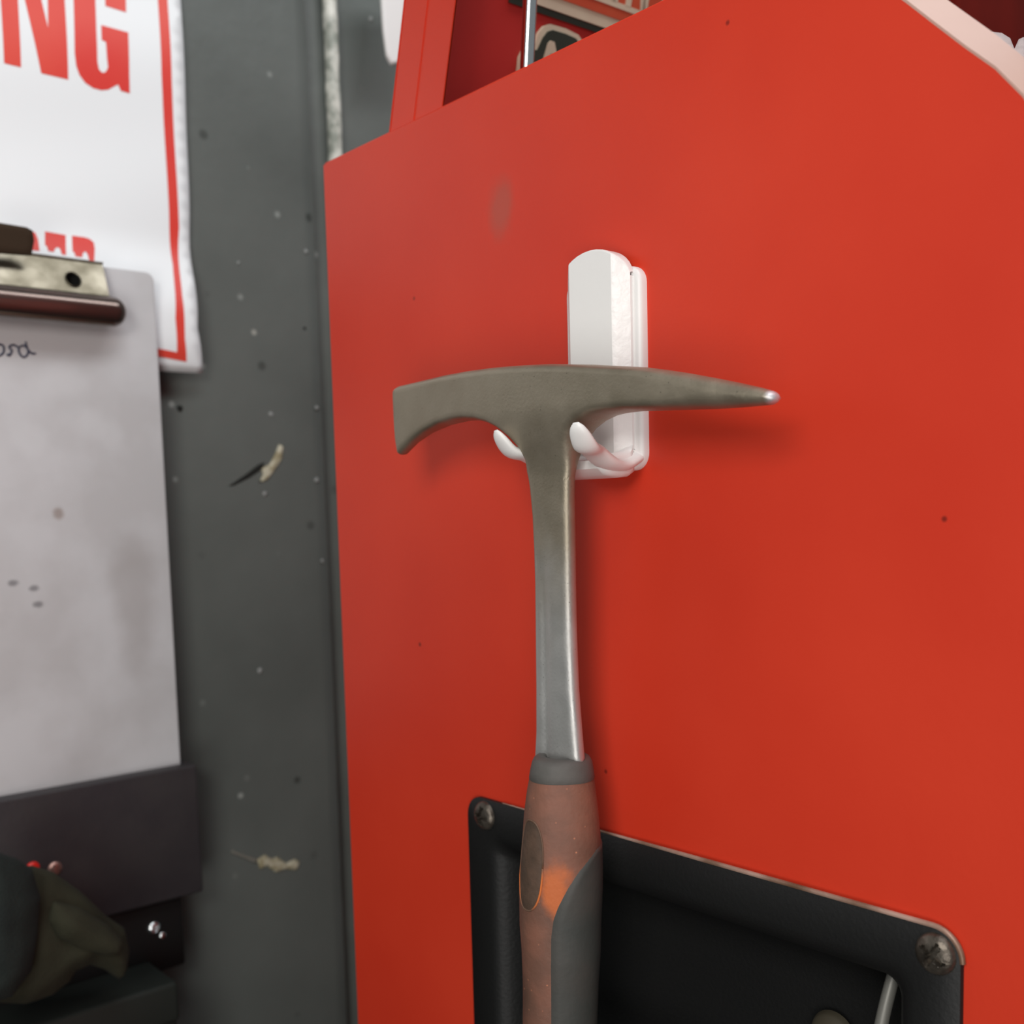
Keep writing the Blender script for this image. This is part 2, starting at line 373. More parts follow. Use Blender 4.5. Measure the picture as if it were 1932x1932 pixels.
# carry the strip on below the frame
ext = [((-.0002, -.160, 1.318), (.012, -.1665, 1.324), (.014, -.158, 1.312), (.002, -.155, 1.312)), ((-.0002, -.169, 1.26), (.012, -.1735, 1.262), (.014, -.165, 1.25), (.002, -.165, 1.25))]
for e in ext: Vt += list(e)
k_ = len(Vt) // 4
mesh('edge_sheen_strip', Vt, [(i * 4 + j, i * 4 + (j + 1) % 4, i * 4 + 4 + (j + 1) % 4, i * 4 + 4 + j) for i in range(k_ - 1) for j in range(4)] + [(0, 1, 2, 3), tuple(range(4 * k_ - 4, 4 * k_))], SHEENP, cab, autos=30)

# lid leaning forward, hinged near the back
lean = math.radians(15.8); LH = .30
lt = np.array([0, -math.sin(lean), math.cos(lean)]); ln_ = np.array([0, -math.cos(lean), -math.sin(lean)])   # along the lid, out of its inside
H0 = np.array([0, .1366, 1.4155])
def lid(x, t, o): p = H0 + lt * t + ln_ * o; return (x, p[1], p[2])
def lid_box(name, x0, x1, t0, t1, o0, o1, mt, par):
    V = [lid(x, t, o) for x in (x0, x1) for t in (t0, t1) for o in (o0, o1)]
    Fc = [(0, 1, 3, 2), (4, 6, 7, 5), (0, 4, 5, 1), (2, 3, 7, 6), (0, 2, 6, 4), (1, 5, 7, 3)]
    o = mesh(name, V, Fc, mt, par, smooth=False)
    bm = bmesh.new(); bm.from_mesh(o.data); bmesh.ops.bevel(bm, geom=bm.edges[:], offset=min(.0006, abs(o1 - o0) * .4), segments=2, affect='EDGES'); bm.to_mesh(o.data); bm.free(); return o
lidp = lid_box('lid', .0016, XW - .002, -.03, LH, 0, .0012, RED, cab)
lid_box('lid_flange', .0016, .0028, -.03, LH, .0012, .0375, RED, lidp)
lid_box('lid_flange', XW - .0032, XW - .002, -.03, LH, .0012, .0375, RED, lidp)
lid_box('lid_flange', .0028, XW - .0032, LH - .0012, LH, .0012, .0375, RED, lidp)
lid_box('lid_seam', .0012, .0020, -.02, LH, .0176, .0188, RED, lidp)
lid_box('lid_liner', .010, XW - .016, -.03, LH - .01, .0012, .004, REDIN, lidp)
# hinge rod the lid turns on
tube('hinge_rod', [(.004, .1366, 1.4145), (XW - .004, .1366, 1.4145)], .0022, SCREW, cab)

# signs fixed inside the lid
LP = H0 + ln_ * .0042
def lp(px, py):
    p = PN(px, py, LP, ln_); return np.array([p[0], (p - H0) @ lt])
def lid_slab(name, pts, th, off, mt, par, step=.006):
    poly = [tuple(lp(*p)) for p in pts]
    return inflate(name, poly, step, (), lambda u, v, d: th / 2, lambda u, v, h: lid(u, v, .0042 + off + th / 2 + h), mt, par, autos=30, edge=th / 2)
a0 = lp(960, -8); a1 = lp(1147, 57); dirv = (a1 - a0) / np.linalg.norm(a1 - a0); upv = np.array([-dirv[1], dirv[0]])
def sg(s, t): q = a0 + dirv * s + upv * t; return (float(q[0]), float(q[1]))
def sg_slab(name, pts, th, off, mt, par, step=.01):
    return inflate(name, [sg(*p) for p in pts], step, (), lambda u, v, d: th / 2, lambda u, v, h: lid(u, v, .0042 + off + th / 2 + h), mt, par, autos=30, edge=th / 2)
SL = .20; SH = .095
LS = .0
sign = sg_slab('tin_sign', [(LS, 0), (SL, 0), (SL, SH), (LS, SH)], .0022, 0, CREAM, None)
tag(sign, 'orange-red and cream lettered tin sign inside the raised red lid, uppermost of two', 'sign')
b_ = .0052
sg_slab('sign_field', [(LS + .005, b_), (SL - .005, b_), (SL - .005, SH - b_), (LS + .005, SH - b_)], .0006, .0022, ORNG, sign)
# painted shadow line, inner band and letters stand slightly proud
sg_slab('sign_shadow_line', [(LS, -.0028), (SL, -.0028), (SL, .0002), (LS, .0002)], .0012, 0, DARKP, sign)  # dark strip painting the shadow under the sign
sg_slab('inner_border', [(LS + .010, .0098), (SL - .01, .0098), (SL - .01, .0122), (LS + .010, .0122)], .0004, .0028, CREAM, sign)
STK = .24
GL = {'N': [[(0, 0), (STK, 0), (STK, 1), (0, 1)], [(1 - STK, 0), (1, 0), (1, 1), (1 - STK, 1)], [(STK * .3, 1), (STK * 1.2, 1), (1 - STK * .3, 0), (1 - STK * 1.2, 0)]],
      'S': [[(.15, 0), (.85, 0), (1, .1), (1, .5), (.85, .58), (.25, .58), (.25, .83), (.75, .83), (.75, .7), (1, .7), (1, .9), (.85, 1), (.15, 1), (0, .9), (0, .5), (.15, .42), (.74, .42), (.74, .16), (.26, .16), (.26, .3), (0, .3), (0, .1)]]}
for i, (ch, px, py) in enumerate((('N', 1056, 0), ('N', 1112, 8), ('N', 1169, 28), ('S', 1234, 50))):
    s0_ = float((lp(px, py) - a0) @ dirv)
    for q in GL[ch]: sg_slab('letter', [(s0_ + a * .0150, .0120 + b * .045) for a, b in q], .0005, .0028, CREAM, sign, .02)

plq = lid_slab('dark_badge', [(972, 150), (976, 108), (986, 88), (1004, 84), (1012, 62), (1022, 50), (1034, 46), (1062, 54), (1086, 66), (1097, 82), (1110, 130), (1100, 170), (1000, 190)], .002, 0, CREAM, None)
tag(plq, 'dark badge with cream border and letter A on the raised lid, below the tin sign', 'badge')
lid_slab('badge_field', [(982, 150), (985, 112), (992, 97), (1008, 94), (1018, 72), (1027, 60), (1036, 57), (1060, 64), (1080, 73), (1089, 86), (1099, 130), (1090, 160), (1004, 180)], .0006, .002, DARKP, plq)
lid_slab('letter', [(1014, 124), (1026, 82), (1031, 77), (1038, 80), (1044, 112), (1036, 112), (1033, 100), (1029, 104), (1024, 124)], .0006, .0026, CREAM, plq, .004)
lid_slab('letter', [(1058, 98), (1062, 92), (1080, 88), (1090, 92), (1090, 110), (1062, 120)], .0006, .0026, CREAM, plq, .004)

# chrome stay that holds the lid
r0 = P(994, 130, 1, .088); r1 = P(1000, 0, 1, .0835)
rd = (r1 - r0) / (r1[2] - r0[2])
rod = tube('lid_stay', [tuple(r0 + rd * (t - r0[2])) for t in (1.3625, 1.40, 1.45, 1.50)], .0030, CHROME, cab, n=24); rod['label'] = 'bright chrome lid stay'

# white thing behind the lid, and a rag at the far right
tagp = [(715, -60), (718, 0), (722, 60), (728, 105), (737, 124), (748, 120), (765, 90), (775, 0), (778, -60)]
tp = inflate('hanging_tag', [tuple(P(a, b, 1, .385)[[0, 2]]) for a, b in tagp], .003, (.0008, .002), lambda u, v, d: min(.0018, math.sqrt(max(d, 0) * .004)), lambda u, v, h: (u, .385 + h, v), WHITEPL, None)
tag(tp, 'white rounded plate hanging behind the left edge of the raised lid', 'plate')

cx_ = P(1809, 10, 1, .03)[0]
box_in = empty('shaded_interior_block', (cx_ + .1, .06, 1.362), 'dark red block added for the shade inside the open cabinet, top right', 'case')
DRED = mat('shaded_interior_red', srgb(96, 16, 7), .8, col2=srgb(82, 13, 5), nscale=30, spec=.1)  # interior shade put into the dark red of an added block
box('case_body', (cx_, .03, 1.3622), (cx_ + .22, .082, 1.545), DRED, box_in, bev=.003, seg=3)  # lower part of the block added for the interior shade
box('case_lid', (cx_ - .001, .029, 1.545), (cx_ + .221, .083, 1.57), DRED, box_in, bev=.003, seg=3)  # upper part of the block added for the interior shade
rp = [(1840, 130), (1860, 75), (1872, 60), (1890, 62), (1906, 72), (1914, 92), (1922, 74), (1940, 66), (1950, 90), (1962, 72), (1985, 80), (2010, 150), (2000, 314), (1850, 314)]
rc = [tuple(P(a, b, 0, .10)[[1, 2]]) for a, b in rp]
rag = inflate('crumpled_rag', rc, .003, (), lambda u, v, d: min(.009, d * 1.4) * (1 + .8 * noise.noise(Vector((u * 160, v * 60, 0)))), lambda u, v, h: (.10 + h, u, v), RAG, None)
tag(rag, 'crumpled white rag in the open cabinet by the sloping front edge', 'cloth')

# ------------------------------------------------------------------ recessed handle of the cabinet
def rr3(inset, x, r): return [(x, a, b) for a, b in rrect(HY0 + inset, HY1 - inset, HZ0 + inset, HZ1 - inset, max(r, .002), 8)]
prof = [(.0000, .0000, .0085), (.0000, -.0016, .0085), (.0003, -.0020, .0085), (.0135, -.0020, .007), (.0155, -.0017, .0068), (.0180, -.0003, .006), (.0205, .003, .006), (.0225, .007, .006), (.0250, .013, .0055), (.0275, .019, .005), (.031, .024, .005), (.036, .0265, .004), (.045, .0275, .003)]
hp = loops('recessed_handle', [rr3(i, x, r) for i, x, r in prof], BLACK, cab, autos=60); hp['label'] = 'black recessed handle plate held by screws'
rim = [(-.0012 - .0005, a, b) for a, b in rrect(HY0 - .0002, HY1 + .0002, HZ0 - .0002, HZ1 + .0002, .0087, 8)]
rim = [(x, a, b) for x, a, b in rim if b > 1.02]
# worn paint-free edge: runs along the top of the flange
top_rim = sorted([(a, b) for x, a, b in rim if b > HZ1 - .010], key=lambda q: q[0])
top_rim = [q for q in top_rim if q[0] < .05] + [(-.04, top_rim[len(top_rim) // 2][1]), (.068, top_rim[len(top_rim) // 2][1])]
tube('worn_edge', [(-.0013, a, b) for a, b in top_rim], [.0009] * (len(top_rim) - 1) + [.0002], EDGE, hp, n=8)
def screw(name, y, z, x, r, ax, mt, par, rot=.5, slot=True):
    V = []; n, m = 48, 16
    for i in range(m + 1):
        rr = r * i / m
        for k in range(n):
            th = 2 * math.pi * k / n; u = rr * math.cos(th); v = rr * math.sin(th)
            h = .55 * r * math.sqrt(max(0, 1 - (rr / r) ** 2) + .0)
            c, s_ = math.cos(rot), math.sin(rot); a = u * c + v * s_; b = -u * s_ + v * c
            if slot and ((abs(a) < r * .13 and abs(b) < r * .62) or (abs(b) < r * .13 and abs(a) < r * .62)): h -= r * .30
            V.append((x - h, y + u, z + v) if ax == 0 else (y + u, x - h, z + v))
    Fc = [(i * n + k, i * n + (k + 1) % n, (i + 1) * n + (k + 1) % n, (i + 1) * n + k) for i in range(m) for k in range(n)]
    return mesh(name, V, Fc, mt, par, autos=50)
for (px, py), ro in (((908, 1540), .2), ((1759, 1803), .55)):
    c = P(px, py, 0, -.004); screw('screw', float(c[1]), float(c[2]), -.0018, .0062, 0, SCREW, hp, ro)
for y in (-.118, .0825): screw('screw', y, HZ0 + .009, -.0018, .0062, 0, SCREW, hp, .9)
c = P(1548, 1968, 0, .018); screw('rivet', float(c[1]), float(c[2]), .026, .0085, 0, OLIVE, hp, 0, slot=False)
# bail: two legs come out of the recess and carry a round hand grip below the frame
lgL = [P(978, 1600, 0, .016), P(956, 1660, 0, .010), ]; 
def leg(y):
    return [(.020, y, 1.1105), (.0165, y, 1.104), (.010, y, 1.092), (.004, y, 1.076), (.000, y, 1.058), (-.002, y, 1.040)]
for y in (.0555, -.0985): tube('bail_leg', bez(leg(y), 4), .0021, SCREW if y > 0 else mat('grey_wire', srgb(125, 124, 118), .45, .3), hp, n=12)
tube('bail_grip', [(-.002, .0575, 1.038), (-.002, .050, 1.036), (-.002, -.093, 1.036), (-.002, -.1005, 1.038)], [.003, .0062, .0062, .003], BLACK, hp, n=20)

# ------------------------------------------------------------------ white adhesive hook
HC = .004
hk = empty('adhesive_hook', (0, HC, 1.30), 'white plastic double hook stuck on the red cabinet, holding the hammer', 'hook')
def rr4(inset, x, r): return [(x, a, b) for a, b in rrect(HC - .0183 + inset, HC + .0183 - inset, 1.2628 + inset, 1.3322 - inset, r, 8)]
loops('back_plate', [rr4(0, 0, .006), rr4(0, -.0022, .006), rr4(.0004, -.0030, .0056), rr4(.0016, -.0036, .005), rr4(.0035, -.0038, .004)], WHITEPL, hk, autos=50)
ys = [-.0152, -.0151, -.0147, -.0135, -.0120, -.0104, -.0102, -.0085, -.006, -.003, 0, .003, .006, .0085, .0102, .0104, .0120, .0135, .0147, .0151, .0152]
def fx(y): y = abs(y); return -.0092 if y < .0103 else -.0092 + .0042 * (y - .0103) / .0049
def ftop(y): return 1.3285 + .0105 * math.sqrt(max(0, 1 - (y / .0153) ** 2))
def fbot(y): return 1.2705 - .0025 * math.sqrt(max(0, 1 - (y / .0153) ** 2))
def facet(name, cols, mt, par):
    Vf = []; nf = 36; m = nf + 5
    for y in cols:
        zt_, zb_ = ftop(y), fbot(y); x = fx(y)
        Vf.append((-.0034, HC + y, zt_)); Vf.append((x + .0006, HC + y, zt_)); Vf.append((x + .00015, HC + y, zt_ - .0002))
        for k in range(nf): Vf.append((x, HC + y, zt_ - .0006 + (zb_ - zt_ + .0006) * k / (nf - 1)))
        Vf.append((x + .0006, HC + y, zb_ - .0004)); Vf.append((-.0034, HC + y, zb_ - .0006))
    return mesh(name, Vf, [(i * m + k, i * m + k + 1, (i + 1) * m + k + 1, (i + 1) * m + k) for i in range(len(cols) - 1) for k in range(m - 1)], mt, par, autos=18)
facet('front_plate', [y for y in ys if y > -.0103], WHITEPL, hk)
facet('textured_facet', [y for y in ys if y < -.0101], BUMPY, hk)
for sgn in (1, -1):
    mesh('side_skirt', [(-.0034, HC + sgn * .0152, 1.3285), (-.0050, HC + sgn * .0152, 1.3285), (-.0050, HC + sgn * .0152, 1.2700), (-.0034, HC + sgn * .0152, 1.2700)], [(0, 1, 2, 3)], WHITEPL, hk, smooth=False)
tL = P(941, 813, 0, -.037); tR = P(1089, 799, 0, -.037)
for s, tp_ in ((1, tL), (-1, tR)):
    yt = float(tp_[1]); zt = float(tp_[2]) - .004
    path = bez([(-.003, HC + s * .0128, 1.2670), (-.010, HC + s * .0135, 1.2645), (-.018, HC + s * .0150, 1.2655), (-.026, HC + s * .0165, 1.2692), (-.032, yt * .7 + .3 * (HC + s * .0165), zt - .0030), (-.0362, yt, zt + .0012), (-.0380, yt + s * .0004, zt + .0042)], 6)
    m_ = len(path); rad = []
    for i in range(m_):
        t = i / (m_ - 1); r = .0052 - .0010 * t
        if t > .55: r = (.0052 - .0010 * .55) * max(.10, 1 - ((t - .55) / .455) ** 2) ** .62
        rad.append(r)
    tube('prong', path, rad, WHITEPL, hk, n=28, flat=.48, autos=80)
# thick curved foot that ties the prongs to the plate, hollowed on top
NW = 24; ringsw = []
for i in range(NW + 1):
    t = -1 + 2 * i / NW; y = HC + .0160 * t; e = max(0, abs(t) - .8) / .2; q = math.sqrt(max(0, 1 - e * e * .7)); dip = .0016 * (1 - t * t)
    ctr = np.array([-.0100, 1.2640]); pf = [(-.0030, 1.2745), (-.0050, 1.2722 - dip), (-.0085, 1.2700 - dip), (-.0125, 1.2694 - dip), (-.0165, 1.2684 - dip), (-.0196, 1.2662), (-.0196, 1.2634), (-.0165, 1.2612), (-.0110, 1.2602), (-.0060, 1.2606), (-.0030, 1.2622)]
    ringsw.append([(float(ctr[0] + (p[0] - ctr[0]) * q), y, float(ctr[1] + (p[1] - ctr[1]) * q)) for p in pf])
loops('hook_foot', ringsw, WHITEPL, hk, cap0=True, autos=50)

# ------------------------------------------------------------------ hammer
HX = -.027
def hpt(px, py): p = P(px, py, 0, HX); return (float(p[1]), float(p[2]))
top = [(743, 737), (760, 728), (800, 719), (850, 708), (900, 700), (950, 694), (1000, 690), (1060, 687), (1120, 688), (1180, 691), (1220, 693), (1260, 698), (1300, 704), (1350, 713), (1400, 723), (1440, 732), (1460, 738), (1469, 746), (1468, 756), (1456, 764)]
botr = [(1400, 769), (1350, 772), (1280, 774), (1200, 776), (1165, 780), (1140, 786), (1118, 797), (1102, 812), (1092, 834), (1085, 864)]
stR = [(1080, 900), (1080, 950), (1081, 1000), (1082, 1100), (1084, 1200), (1088, 1300), (1094, 1380), (1099, 1440)]
stL = [(1014, 1440), (1017, 1380), (1017, 1300), (1016, 1200), (1015, 1100), (1013, 1035), (1010, 973), (1005, 920), (1000, 890)]
botl = [(1000, 869), (994, 848), (981, 828), (963, 811), (944, 801), (922, 795), (898, 793), (872, 795), (840, 803), (808, 818), (783, 836), (762, 858), (757, 858), (752, 832), (746, 785)]
outline = [hpt(*p) for p in top + botr + stR + stL + botl]
ZC = hpt(1045, 1150)[1]; 
yN = hpt(1050, 800)[0]; yL = hpt(742, 760)[0]; yR = hpt(1470, 750)[0]
zN = hpt(1050, 870)[1]; zK0 = hpt(1050, 768)[1]; zK1 = hpt(1050, 900)[1]; zB = hpt(1050, 1440)[1]
yc = [hpt(1045, 900)[0], hpt(1053, 1440)[0]]
def half(u, v, d):
    # u = y (left of the picture = larger), v = z
    def sm(a, b, x): t = min(1, max(0, (x - a) / (b - a))); return t * t * (3 - 2 * t)
    if u > yN: T = .0090 - (.0090 - .0032) * sm(yN + .012, yL - .004, u)
    else: T = .0090 - (.0090 - .0046) * sm(yN - .012, yR, u)
    k = sm(zK0, zK1, v)                # 0 in the head, 1 down in the shank
    T = T * (1 - k) + .0028 * k
    T = T - (T - .0008) * (1 - sm(0, .0055, yL - u)) * (1 if u > yN else 0) * .9
    R = .0019 * (1 - k) + .0028 * k
    if u < yN: R = R + (.0062 - R) * sm(yN - .035, yR - .005, u) * (1 - k)
    q = min(1, d / R); h = T * math.sqrt(max(0, 1 - (1 - q) ** 2)) ** .9
    if k > .5:
        m = yc[0] + (yc[1] - yc[0]) * (zN - v) / (zN - zB); s = (u - m)
        g = sm(zN - .025, zN - .06, v); h -= .0009 * g * math.exp(-((s - .0031) / .0015) ** 2)
        h += .0004 * g * math.exp(-((s + .0015) / .003) ** 2)
    return max(h, 0)
ham = empty('brick_hammer', (HX, yN, hpt(1050, 1900)[1]), 'steel brick hammer with worn orange and dark grip hanging on the white hook', 'hammer')
V, fs, D = fill(outline, .00135, (.0003, .0009, .0019, .0032))
ia, ib, A = {}, {}, []
for i, (p, d) in enumerate(zip(V, D)):
    if d < 1e-6: ia[i] = ib[i] = len(A); A.append((HX, p[0], p[1]))
    else:
        h = half(p[0], p[1], d); ia[i] = len(A); A.append((HX - h, p[0], p[1])); ib[i] = len(A); A.append((HX + h, p[0], p[1]))
zsplit = hpt(1050, 905)[1]
hf, sf = [], []
for f in fs:
    c = sum(V[i][1] for i in f) / 3
    (hf if c > zsplit else sf).extend([(ia[f[0]], ia[f[1]], ia[f[2]]), (ib[f[2]], ib[f[1]], ib[f[0]])])
def submesh(name, faces, mt):
    used = sorted({i for f in faces for i in f}); mp = {a: b for b, a in enumerate(used)}
    return mesh(name, [A[i] for i in used], [tuple(mp[i] for i in f) for f in faces if len({*f}) == 3], mt, ham)
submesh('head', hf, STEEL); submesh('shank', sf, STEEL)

# grip: rings traced from the widths, set round the shank's own axis
fac = np.array([-.684, -.729, 0.]); rgt = np.array([.729, -.684, 0.])
gw = [(1425, 1005, 1114), (1432, 1003, 1118), (1447, 1000, 1120), (1465, 997, 1123), (1490, 992, 1126), (1528, 987, 1131), (1580, 983, 1135.5), (1640, 978, 1137), (1680, 977, 1136.6), (1740, 978, 1134), (1790, 982, 1133), (1850, 984, 1129), (1932, 984.5, 1126), (2020, 984, 1126), (2110, 980, 1130), (2180, 976, 1134), (2230, 984, 1124), (2245, 1010, 1100)]
gx = []
for py, l, r in gw:
    c = P((l + r) / 2, py, 0, HX); lam = ((c - CAM) @ (M @ np.array([0, 0, 1.]))); gx.append((c[2], c[1], (r - l) / 2 * lam / F))
gz = np.array([g[0] for g in gx])[::-1]; gy = np.array([g[1] for g in gx])[::-1]; gr = np.array([g[2] for g in gx])[::-1]
def gring(z, s, extra=0):
    """point on the grip at height z and image-side angle s (radians, 0 faces the room)"""
    r = float(np.interp(z, gz, gr)) + extra; y = float(np.interp(z, gz, gy))
    e = 1 - .03 * math.cos(4 * s)
    q = np.array([HX, y, z]) + r * e * (math.cos(s) * fac + math.sin(s) * rgt); return tuple(q)
def smooth_r():
    pass
def gloft(name, z0, z1, steps, mt, extra=0, cap=True, n=48):
    rings = []
    for i in range(steps + 1):
        z = z0 + (z1 - z0) * i / steps; rings.append([gring(z, 2 * math.pi * k / n, extra) for k in range(n)])
    return loops(name, rings, mt, ham, cap0=cap, cap1=cap, autos=50)
zc0 = gx[0][0]; zc1 = gx[3][0]; zend = gx[-1][0]
# collar with a softly rounded top
rings = []
for z, e in ((zc0 - .001, -.0048), (zc0, -.0042), (zc0 + .0003, -.0034), (zc0, -.0012), (zc0 - .0008, -.0003), (zc0 - .0022, .0001), (zc0 - .005, .0002), (zc1, .0002), (zc1 - .0004, -.0002)):
    rings.append([gring(min(z, zc0) - 0, 2 * math.pi * k / 48, e) for k in range(48)])
    if z > zc0: rings[-1] = [(a, b, c + z - zc0) for a, b, c in rings[-1]]
loops('collar', rings, COLLAR, ham, cap0=True, cap1=False, autos=60)
cpx = P(1040, 1690, 0, HX - .012)
patch(GRIP, srgb(212, 110, 52), P(1044, 1682, 0, HX - .012), (.012, .0055, .0135), .85, .6, 110)
patch(GRIP, srgb(72, 58, 46), P(985, 1600, 0, HX - .004), (.012, .010, .036), .8, .5, 90)
patch(GRIP, srgb(84, 62, 50), P(1005, 1880, 0, HX - .010), (.010, .008, .014), .6, .6, 90)
patch(GRIP, srgb(160, 98, 76), P(1090, 1560, 0, HX - .012), (.008, .008, .02), .5, .5, 90)
spots(GRIP, srgb(235, 150, 110), 260, .12, .9, 7.7)
gloft('grip', zc1, zend, 70, GRIP)
# dark rubber inlay let into the right side
bd = [(1623, 1137), (1624, 1121), (1633, 1107), (1648, 1087), (1671, 1067), (1697, 1050), (1717, 1041), (1751, 1037), (1808, 1036), (1932, 1037), (2040, 1040), (2110, 1060), (2160, 1100), (2175, 1128)]
bz, bs = [], []
for py, px in bd:
    l = np.interp(py, [g[0] for g in gw], [g[1] for g in gw]); r = np.interp(py, [g[0] for g in gw], [g[2] for g in gw])
    s = max(-1, min(1, (px - (l + r) / 2) / ((r - l) / 2))); bz.append(float(P(px, py, 0, HX - .006)[2])); bs.append(math.asin(s))
bz = bz[::-1]; bs = bs[::-1]
rings = []; NZ = 90; NS = 26
Vi = []
for i in range(NZ + 1):
    z = bz[0] + (bz[-1] - bz[0]) * i / NZ; a = float(np.interp(z, bz, bs)); a1_ = 2 * 1.75 - a
    for j in range(NS + 1):
        s = a + (a1_ - a) * j / NS; ed = min(j, NS - j) * abs(a1_ - a) / NS * .014 ; ez = min(i, NZ - i) * abs(bz[-1] - bz[0]) / NZ
        e = min(1, ed / .0012) * min(1, ez / .0012 + .3); Vi.append(gring(z, s, -.0002 + .00075 * math.sqrt(e)))
mesh('rubber_inlay', Vi, [(i * (NS + 1) + j, i * (NS + 1) + j + 1, (i + 1) * (NS + 1) + j + 1, (i + 1) * (NS + 1) + j) for i in range(NZ) for j in range(NS)], INLAY, ham)
# long oval badge on the left of the grip
zc_ = float(P(1005, 1618, 0, HX - .008)[2]); hz = .0160; sc = -.86; hs = .42
Vo = [gring(zc_, sc, .0002)]; NR = 8; NA = 48
for i in range(1, NR + 1):
    for k in range(NA):
        a = 2 * math.pi * k / NA; rr_ = i / NR
        ca, sa = math.cos(a), math.sin(a); ca = math.copysign(abs(ca) ** .8, ca); sa = math.copysign(abs(sa) ** .8, sa)
        Vo.append(gring(zc_ + hz * sa * rr_, sc + hs * ca * rr_, .00025 if i < NR else 0))
mesh('oval_badge', Vo, [(0, 1 + k, 1 + (k + 1) % NA) for k in range(NA)] + [(1 + i * NA + k, 1 + i * NA + (k + 1) % NA, 1 + (i + 1) * NA + (k + 1) % NA, 1 + (i + 1) * NA + k) for i in range(NR - 1) for k in range(NA)], BADGE, ham)
pr = [Vo[1 + (NR - 1) * NA + k % NA] for k in range(NA + 1)]
tube('badge_rim', pr, .00036, BRIM, ham, n=8, autos=90)

# ------------------------------------------------------------------ poster on the wall
PY = .396
def wv(x, z):
    t = min(1, max(0, (1.425 - z) / .05)); t = t * t * (3 - 2 * t); q = max(0, (1.362 - z) / .020)
    return .0012 + .0105 * t - .0042 * q * q + .0010 * math.sin(z * 34 + x * 8) + .0006 * math.sin(z * 75 - x * 20)
def pp(px, py):
    p = P(px, py, 1, PY)
    for _ in range(3): p = P(px, py, 1, PY - wv(p[0], p[2]))
    return (float(p[0]), float(p[2]))
redge = [(326, -160), (332, -80), (340, 0), (346, 100), (351, 250), (357, 400), (366, 530), (372, 620), (381, 704)]
pr_ = [pp(*p) for p in redge]; zb_ = pr_[-1][1]
poly = [(-.62, pr_[0][1]), *pr_, (pr_[-1][0] - .03, zb_ - .0004), (-.62, zb_)]
def place_p(off): return lambda u, v: (u, PY - wv(u, v) - off, v)
V, fs, D = fill(poly, .006)
pv = [place_p(0)(*p) for p in V]; n_ = len(pv)
pos = mesh('warning_poster', pv, [tuple(f) for f in fs], PAPER, None)
md = pos.modifiers.new('thick', 'SOLIDIFY'); md.thickness = .0006; md.offset = -1
tag(pos, 'white poster with red border and large red capitals, stuck on the grey wall', 'poster')
def ink(name, pts, par=pos, mt=PRED, off=.0008, step=.004):
    return sheet(name, [pp(*p) for p in pts], step, place_p(off), mt, par)
ink('border', [(290, -160), (308, -160), (315, 0), (323, 150), (330, 300), (337, 430), (343, 560), (348, 640), (351, 683), (-300, 683 - 120), (-300, 660 - 120), (333, 665), (330, 600), (325, 500), (318, 400), (311, 280), (304, 140), (297, 0)])
ink('letter', [(-14, -300), (26, -300), (30, -60), (33, 0), (39, 128), (7, 120), (0, -10)])                       # left stem of N
ink('letter', [(26, -120), (42, -60), (46, 0), (77, 139), (128, 151), (121, 0), (115, -300), (86, -300), (90, 54), (70, -30), (50, -140)])   # rest of N
def arc(cx, cy, rx, ry, a0, a1, n=10): return [(cx + rx * math.cos(math.radians(a0 + (a1 - a0) * k / n)), cy + ry * math.sin(math.radians(a0 + (a1 - a0) * k / n))) for k in range(n + 1)]
G_out = [(136, -160), (138, 0), (140, 100), (143, 125), (149, 142), (160, 157), (175, 167), (190, 171), (203, 170), (214, 164), (222, 160), (227, 172), (244, 177), (243, 140), (241, 62), (190, 48), (191, 76), (199, 80), (201, 110), (203, 128), (198, 137), (192, 138), (186, 132), (183, 118), (181, 60), (178, -30), (184, -55), (196, -40), (198, 12), (237, 24), (236, -40), (228, -120), (200, -170)]
ink('letter', G_out)
ink('letter', [(36, 431), (56, 434), (66, 440), (71, 452), (74, 474), (62, 473), (57, 466), (50, 452), (36, 450)])
ink('letter', [(84, 437), (123, 444), (124, 482), (115, 480), (114, 474), (111, 468), (106, 467), (102, 471), (101, 476), (90, 474), (88, 466), (84, 462)])
ink('letter', [(135, 445), (158, 448), (168, 451), (176, 458), (178, 470), (177, 494), (167, 491), (165, 482), (161, 475), (156, 477), (154, 486), (141, 484), (140, 478), (136, 474)])

# ------------------------------------------------------------------ clipboard
CY_ = .375
def cp(px, py, off=0): p = P(px, py, 1, CY_ - off); return (float(p[0]), float(p[2]))
xr, zt = cp(290, 515); zb = cp(336, 1480)[1]; xl = xr - .232
cb = empty('clipboard', ((xl + xr) / 2, CY_ + .002, zb), 'grey clipboard with steel clip, standing on the dark box under the poster', 'clipboard')
def rr5(inset, y, r): return [(a, y, b) for a, b in rrect(xl + inset, xr - inset, zb + inset, zt - inset, r, 6)]
loops('board', [rr5(0, CY_ + .0030, .005), rr5(0, CY_ + .0006, .005), rr5(.0004, CY_ + .0001, .0046), rr5(.0012, CY_, .004)], BOARD, cb, cap0=True, autos=40)
